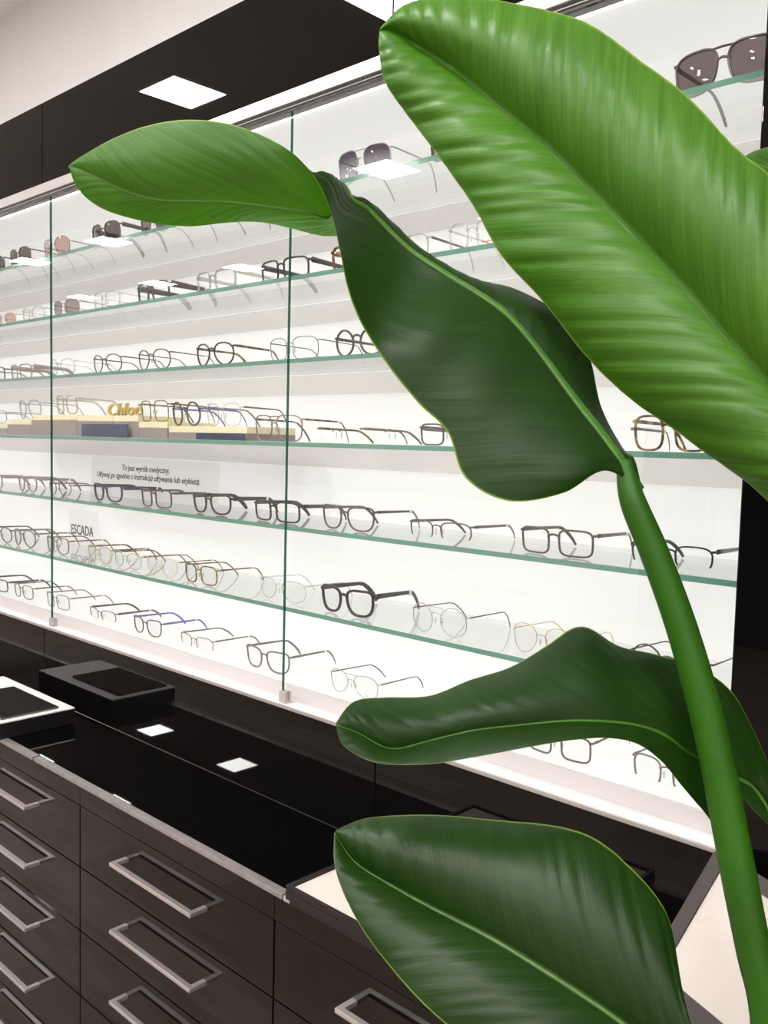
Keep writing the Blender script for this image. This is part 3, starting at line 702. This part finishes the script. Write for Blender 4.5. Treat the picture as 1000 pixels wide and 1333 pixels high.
# ------------------------------------------------------------------ the big-leaved plant
POT = Vector((-.10, .60, 0))
plant = empty('potted_plant', POT, 'tall green broad-leaved plant with large ribbed leaves in front of the display', 'plant')
PO = -POT
prof = [(.105, 0), (.125, .01), (.15, .30), (.158, .335), (.158, .35), (.146, .35), (.140, .325), (.0, .32)]
def lathe(prof, n=40):
    V, Fc = [], []
    for r, z in prof:
        for k in range(n): V.append(Vector((r * math.cos(2 * PI * k / n), r * math.sin(2 * PI * k / n), z)))
    for i in range(len(prof) - 1):
        for k in range(n): Fc.append((i * n + k, i * n + (k + 1) % n, (i + 1) * n + (k + 1) % n, (i + 1) * n + k))
    Fc.append(tuple(range(n))[::-1]); return V, Fc
mesh_obj('pot', *lathe(prof), M['pot'], plant, True)
V, Fc = lathe([(.001, .326), (.05, .331), (.1, .329), (.139, .327)], 30); mesh_obj('soil', V, Fc[:-1], M['soil'], plant, True)

def tube_obj(name, ctr, rad, mat, parent, n=90, flat=(1, 1)):
    cc, rd = [ctr[0]], [rad[0]]
    for i in range(1, len(ctr)):            # long spans get intermediate points so the curve does not overshoot
        m = max(1, int((ctr[i] - ctr[i - 1]).length / .12))
        for k in range(1, m + 1): cc.append(ctr[i - 1].lerp(ctr[i], k / m)); rd.append(rad[i - 1] + (rad[i] - rad[i - 1]) * k / m)
    ctr, rad = cc, rd
    c = crom([v.copy() for v in ctr], n); r = crom([Vector((x, 0, 0)) for x in rad], n)
    V, Fc = sweep(c, [q.x for q in r], False, 14, flat, up=Vector((1, 0, .01)))
    V = [v + PO for v in V] if parent is plant else V
    return mesh_obj(name, V, Fc, mat, parent, True)
def leaf(stn, bulge=(0, 0), flip=False, seed=1, pleat=.0011, spacing=.02, sweepk=.9, name='leaf', rib=(.0035, .0008), mat=None, ribmat=None, ripple=.002, nu=200, nv=26, ribside=1):
    """stn: list of (L,M,R) each (px,py,depth): edge, midrib, edge"""
    rnd = random.Random(seed)
    def mid5(s, k):
        if len(s) == 5: return at(*s[1 if k < 0 else 3])
        E, m_ = at(*s[0 if k < 0 else 2]), at(*s[1]); c = (E + m_) / 2
        return c - (c - EYE).normalized() * (bulge[0 if k < 0 else 1] * min(1, (E - m_).length / .06))
    Ls = crom([at(*s[0]) for s in stn], nu); Ms = crom([at(*s[len(s) // 2]) for s in stn], nu); Rs = crom([at(*s[-1]) for s in stn], nu)
    LMs = crom([mid5(s, -1) for s in stn], nu); MRs = crom([mid5(s, 1) for s in stn], nu)
    V = []; UV = []; T = [0.0]
    for i in range(1, nu): T.append(T[-1] + (Ms[i] - Ms[i - 1]).length)
    offs = [rnd.uniform(-1, 1) for _ in range(200)]
    ph = [rnd.uniform(0, 6.28) for _ in range(6)]
    def pl(s):      # irregular pleats between side veins
        k = s / spacing; k += .35 * math.sin(k * .9 + ph[0]) + .2 * math.sin(k * 2.3 + ph[1]); f = k - math.floor(k)
        amp = .45 + .55 * abs(offs[int(math.floor(k)) % 200])
        return (abs(math.sin(PI * f)) ** .6 - .6) * amp
    grid = []
    base = []
    for i in range(nu):
        row = []
        for j in range(2 * nv + 1):
            v = j / nv - 1
            E = Ls[i] if v < 0 else Rs[i]; g = abs(v); b = bulge[0] if v < 0 else bulge[1]
            Q = LMs[i] if v < 0 else MRs[i]; w_ = (E - Ms[i]).length
            p = Ms[i] * ((1 - g) * (1 - 2 * g)) + Q * (4 * g * (1 - g)) + E * (g * (2 * g - 1))
            row.append((p, w_, g, v))
        base.append(row)
    for i in range(nu):
        sk = sweepk if not isinstance(sweepk, tuple) else sweepk[0] + (sweepk[1] - sweepk[0]) * min(1, max(0, (i / nu - .3) / .3))
        for j in range(2 * nv + 1):
            p, w_, g, v = base[i][j]
            a = base[max(i - 1, 0)][j][0]; b = base[min(i + 1, nu - 1)][j][0]
            c = base[i][max(j - 1, 0)][0]; d = base[i][min(j + 1, 2 * nv)][0]
            nrm = (b - a).cross(d - c)
            nrm = nrm.normalized() if nrm.length > 1e-12 else Vector((0, -1, 0))
            s = T[i] + sk * w_ * (g ** .8) * (1 if SW > 0 else -1) + (.004 if v < 0 else 0)
            env = min(1, g * 6) * min(1, w_ / .02) * min(1, (1.02 - g) * 8)
            dsp = pleat * pl(s) * env * 1.6
            dsp += ripple * math.sin(T[i] * 55 + ph[2] + (1.3 if v < 0 else 0)) * g ** 3 * min(1, w_ / .04)
            dsp += -.0020 * math.exp(-(g / .05) ** 2) * 0
            V.append(p + nrm * dsp + PO); UV.append((s, v))
    W2 = 2 * nv + 1; Fc = []
    for i in range(nu - 1):
        for j in range(W2 - 1):
            q = (i * W2 + j, i * W2 + j + 1, (i + 1) * W2 + j + 1, (i + 1) * W2 + j)
            Fc.append(q[::-1] if flip else q)
    o = mesh_obj(name, V, Fc, mat or M['leaf'], plant, True)
    uvl = o.data.uv_layers.new(name='UVMap')
    li = np.zeros(len(o.data.loops), dtype=np.int32); o.data.loops.foreach_get('vertex_index', li)
    uvl.data.foreach_set('uv', np.array(UV, dtype=np.float32)[li].ravel())
    # midrib: a tapering ridge bedded in the blade
    r = [rib[1] + (rib[0] - rib[1]) * (i / (nu - 1) if RIBDIR > 0 else 1 - i / (nu - 1)) ** 1.8 for i in range(0, nu, 3)]
    c = [base[i][nv][0] + PO for i in range(0, nu, 3)]
    Vr, Fr = sweep(c, r, False, 8, (1, .4), up=Vector((1, 0, .01)))
    mesh_obj('midrib', Vr, Fr, ribmat or M['midrib'], o, True)
    return o

# --- leaf A: the big bright leaf, tip at upper centre, underside to us
SW = 1; RIBDIR = 1
A = [((494, 42, .80), (494, 40, 0.800), (495, 36, .80)),
     ((494, 64, .80), (511, 40, 0.802), (528, 5, .80)),
     ((503, 108, .80), (548, 62, 0.804), (578, -2, .79)),
     ((534, 157, .80), (600, 97, 0.795), (668, 3, .775)),
     ((570, 200, .79), (651, 140, 0.780), (738, 20, .76)),
     ((611, 262, .78), (709, 187, 0.765), (800, 53, .745)),
     ((650, 327, .77), (766, 244, 0.750), (860, 97, .73)),
     ((694, 379, .76), (813, 291, 0.735), (912, 144, .715)),
     ((757, 455, .75), (885, 366, 0.720), (972, 203, .70)),
     ((822, 522, .74), (948, 440, 0.705), (1040, 262, .69)),
     ((883, 562, .73), (1003, 502, 0.695), (1100, 330, .68)),
     ((950, 612, .72), (1060, 565, 0.685), (1150, 415, .67)),
     ((1010, 662, .71), (1125, 640, 0.680), (1190, 520, .66)),
     ((1085, 725, .69), (1180, 715, 0.680), (1215, 640, .65)),
     ((1205, 790, .66), (1225, 785, 0.650), (1235, 765, .65))]
leaf(A, bulge=(.020, .030), flip=False, seed=3, pleat=.0024, spacing=.027, sweepk=.95, rib=(.0028, .0006), ripple=.0012, mat=M['leaf_plain'], ribmat=M['rib_dark'])
# --- leaf B: twisted leaf, upper face on the body, underside on the folded-over tip
SW = -1; RIBDIR = -1
B = [((832, 637, .750), (834, 638, .750), (836, 637, .750)),
     ((788, 613, .738), (812, 603, .750), (826, 598, .760)),
     ((735, 642, .725), (783, 563, .752), (812, 583, .775)),
     ((662, 652, .715), (750, 521, .755), (783, 528, .790)),
     ((606, 622, .712), (714, 472, .758), (769, 472, .795)),
     ((583, 563, .712), (685, 435, .760), (758, 436, .795)),
     ((545, 525, .710), (655, 404, .760), (728, 405, .792)),
     ((506, 478, .705), (619, 380, .760), (668, 375, .788)),
     ((475, 430, .700), (526, 388, .735), (577, 354, .758), (594, 351, .770), (606, 364, .785)),
     ((455, 380, .695), (500, 345, .735), (530, 322, .755), (544, 319, .770), (550, 345, .785)),
     ((442, 330, .690), (468, 295, .725), (482, 275, .745), (494, 273, .762), (500, 310, .785)),
     ((433, 288, .686), (447, 268, .712), (461, 261, .732), (472, 262, .750), (476, 304, .785)),
     ((422, 254, .684), (436, 236, .705), (450, 243, .735), (452, 272, .760), (455, 305, .782)),
     ((411, 232, .683), (420, 223, .700), (436, 240, .730), (446, 270, .755), (453, 300, .778)),
     ((400, 216, .682), (414, 240, .700), (430, 281, .725), (438, 293, .750), (446, 305, .772)),
     ((378, 197, .682), (390, 235, .695), (400, 276, .716), (410, 292, .735), (420, 306, .760)),
     ((338, 174, .684), (345, 268, .712), (375, 297, .752)),
     ((292, 160, .688), (300, 263, .710), (335, 290, .742)),
     ((240, 157, .692), (255, 262, .708), (292, 290, .734)),
     ((190, 164, .697), (205, 260, .707), (245, 294, .728)),
     ((150, 178, .702), (160, 247, .708), (190, 289, .724)),
     ((117, 197, .707), (122, 228, .710), (135, 273, .720)),
     ((98, 209, .711), (99, 218, .712), (103, 248, .716)),
     ((89, 216, .714), (89, 217, .714), (90, 219, .714))]
leaf(B, bulge=(.012, .006), flip=False, seed=5, pleat=.0006, spacing=.017, sweepk=(.9, 2.2), rib=(.0058, .0005), ripple=.0008, nu=260)
# --- leaf C: dark leaf reaching left at mid height
SW = 1; RIBDIR = 1
Cc = [((437, 945, .665), (437, 943, .665), (438, 940, .667)),
      ((449, 972, .662), (468, 955, .672), (462, 913, .690)),
      ((492, 993, .662), (510, 975, .680), (505, 906, .705)),
      ((560, 995, .668), (565, 963, .688), (562, 905, .718)),
      ((622, 985, .676), (618, 951, .696), (612, 887, .735)),
      ((690, 972, .686), (680, 944, .705), (662, 868, .752)),
      ((745, 964, .697), (740, 939, .715), (712, 840, .770)),
      ((792, 961, .708), (790, 940, .725), (757, 817, .785)),
      ((830, 968, .720), (830, 945, .737), (805, 840, .798)),
      ((860, 990, .732), (865, 957, .748), (853, 850, .806)),
      ((886, 1022, .745), (895, 979, .762), (905, 868, .812)),
      ((913, 1052, .758), (925, 995, .776), (948, 897, .815)),
      ((940, 1078, .770), (955, 1010, .788), (975, 935, .812)),
      ((962, 1040, .785), (978, 1022, .796), (998, 985, .808)),
      ((984, 1058, .790), (995, 1042, .797), (1008, 1022, .800)),
      ((1004, 1078, .792), (1008, 1070, .794), (1014, 1060, .794))]
leaf(Cc, bulge=(.006, .018), flip=True, seed=8, pleat=.0006, spacing=.024, sweepk=1.3, rib=(.0034, .0007), ripple=.0012)
# --- leaf D: dark leaf at the bottom
Dd = [((435, 1084, .720), (436, 1084, .720), (438, 1080, .720)),
      ((436, 1128, .700), (462, 1122, .712), (478, 1064, .725)),
      ((455, 1178, .685), (508, 1152, .702), (545, 1062, .725)),
      ((486, 1232, .668), (562, 1182, .690), (625, 1066, .722)),
      ((532, 1286, .652), (640, 1222, .676), (702, 1071, .718)),
      ((592, 1342, .638), (712, 1266, .664), (768, 1090, .710)),
      ((670, 1398, .625), (785, 1314, .654), (822, 1128, .700)),
      ((750, 1440, .615), (850, 1362, .646), (860, 1175, .690)),
      ((825, 1470, .610), (905, 1408, .640), (877, 1232, .678)),
      ((890, 1485, .610), (950, 1446, .636), (874, 1290, .664)),
      ((950, 1500, .612), (985, 1478, .632), (885, 1365, .650)),
      ((1008, 1508, .620), (1015, 1505, .628), (960, 1450, .635)),
      ((1030, 1522, .628), (1032, 1521, .628), (1032, 1519, .628))]
leaf(Dd, bulge=(.012, .022), flip=True, seed=11, pleat=.0010, spacing=.024, sweepk=.8, rib=(.0050, .0007), ripple=.0012)
# --- leaf E: part of a further leaf at the right edge
Ee = [((962, 225, .86), (963, 222, .86), (965, 218, .86)),
      ((975, 250, .86), (980, 216, .86), (972, 200, .88)),
      ((1005, 290, .85), (1010, 222, .86), (1000, 191, .89)),
      ((1060, 340, .84), (1075, 255, .85), (1060, 190, .89)),
      ((1130, 400, .83), (1150, 320, .84), (1160, 225, .88)),
      ((1200, 500, .82), (1220, 430, .83), (1250, 330, .86)),
      ((1260, 560, .82), (1265, 555, .82), (1270, 550, .82))]
leaf(Ee, bulge=(.01, .01), flip=False, seed=15, rib=(.004, .0008), nu=120)
# --- stalks
zs_ = Vector((0, 0, .325))
def foot(dx, dy): return Vector((POT.x + dx, POT.y + dy, .31))
def st(pts, rad): return tube_obj('leaf_stalk', pts, rad, M['petiole'], plant)
st([at(812, 600, .752), at(823, 650, .748), at(850, 715, .745), at(880, 795, .742), at(905, 875, .738), at(927, 960, .733), at(945, 1050, .728), at(962, 1140, .722), at(982, 1240, .715), at(1002, 1335, .707), foot(-.03, .02)],
   [.006, .0105, .0118, .0125, .013, .0135, .0137, .0138, .0136, .0140, .018])
st([at(1225, 785, .65), at(1300, 900, .66), at(1320, 1150, .68), foot(.05, .02)], [.006, .009, .011, .016])
st([at(1005, 1068, .794), at(1040, 1140, .79), at(1090, 1300, .77), foot(.02, .05)], [.004, .007, .010, .015])
st([at(1030, 1520, .628), at(1070, 1600, .63), at(1100, 1750, .66), foot(.0, -.05)], [.005, .008, .010, .014])
st([at(1262, 556, .82), at(1340, 700, .82), at(1370, 1000, .80), foot(.06, .05)], [.004, .008, .010, .014])
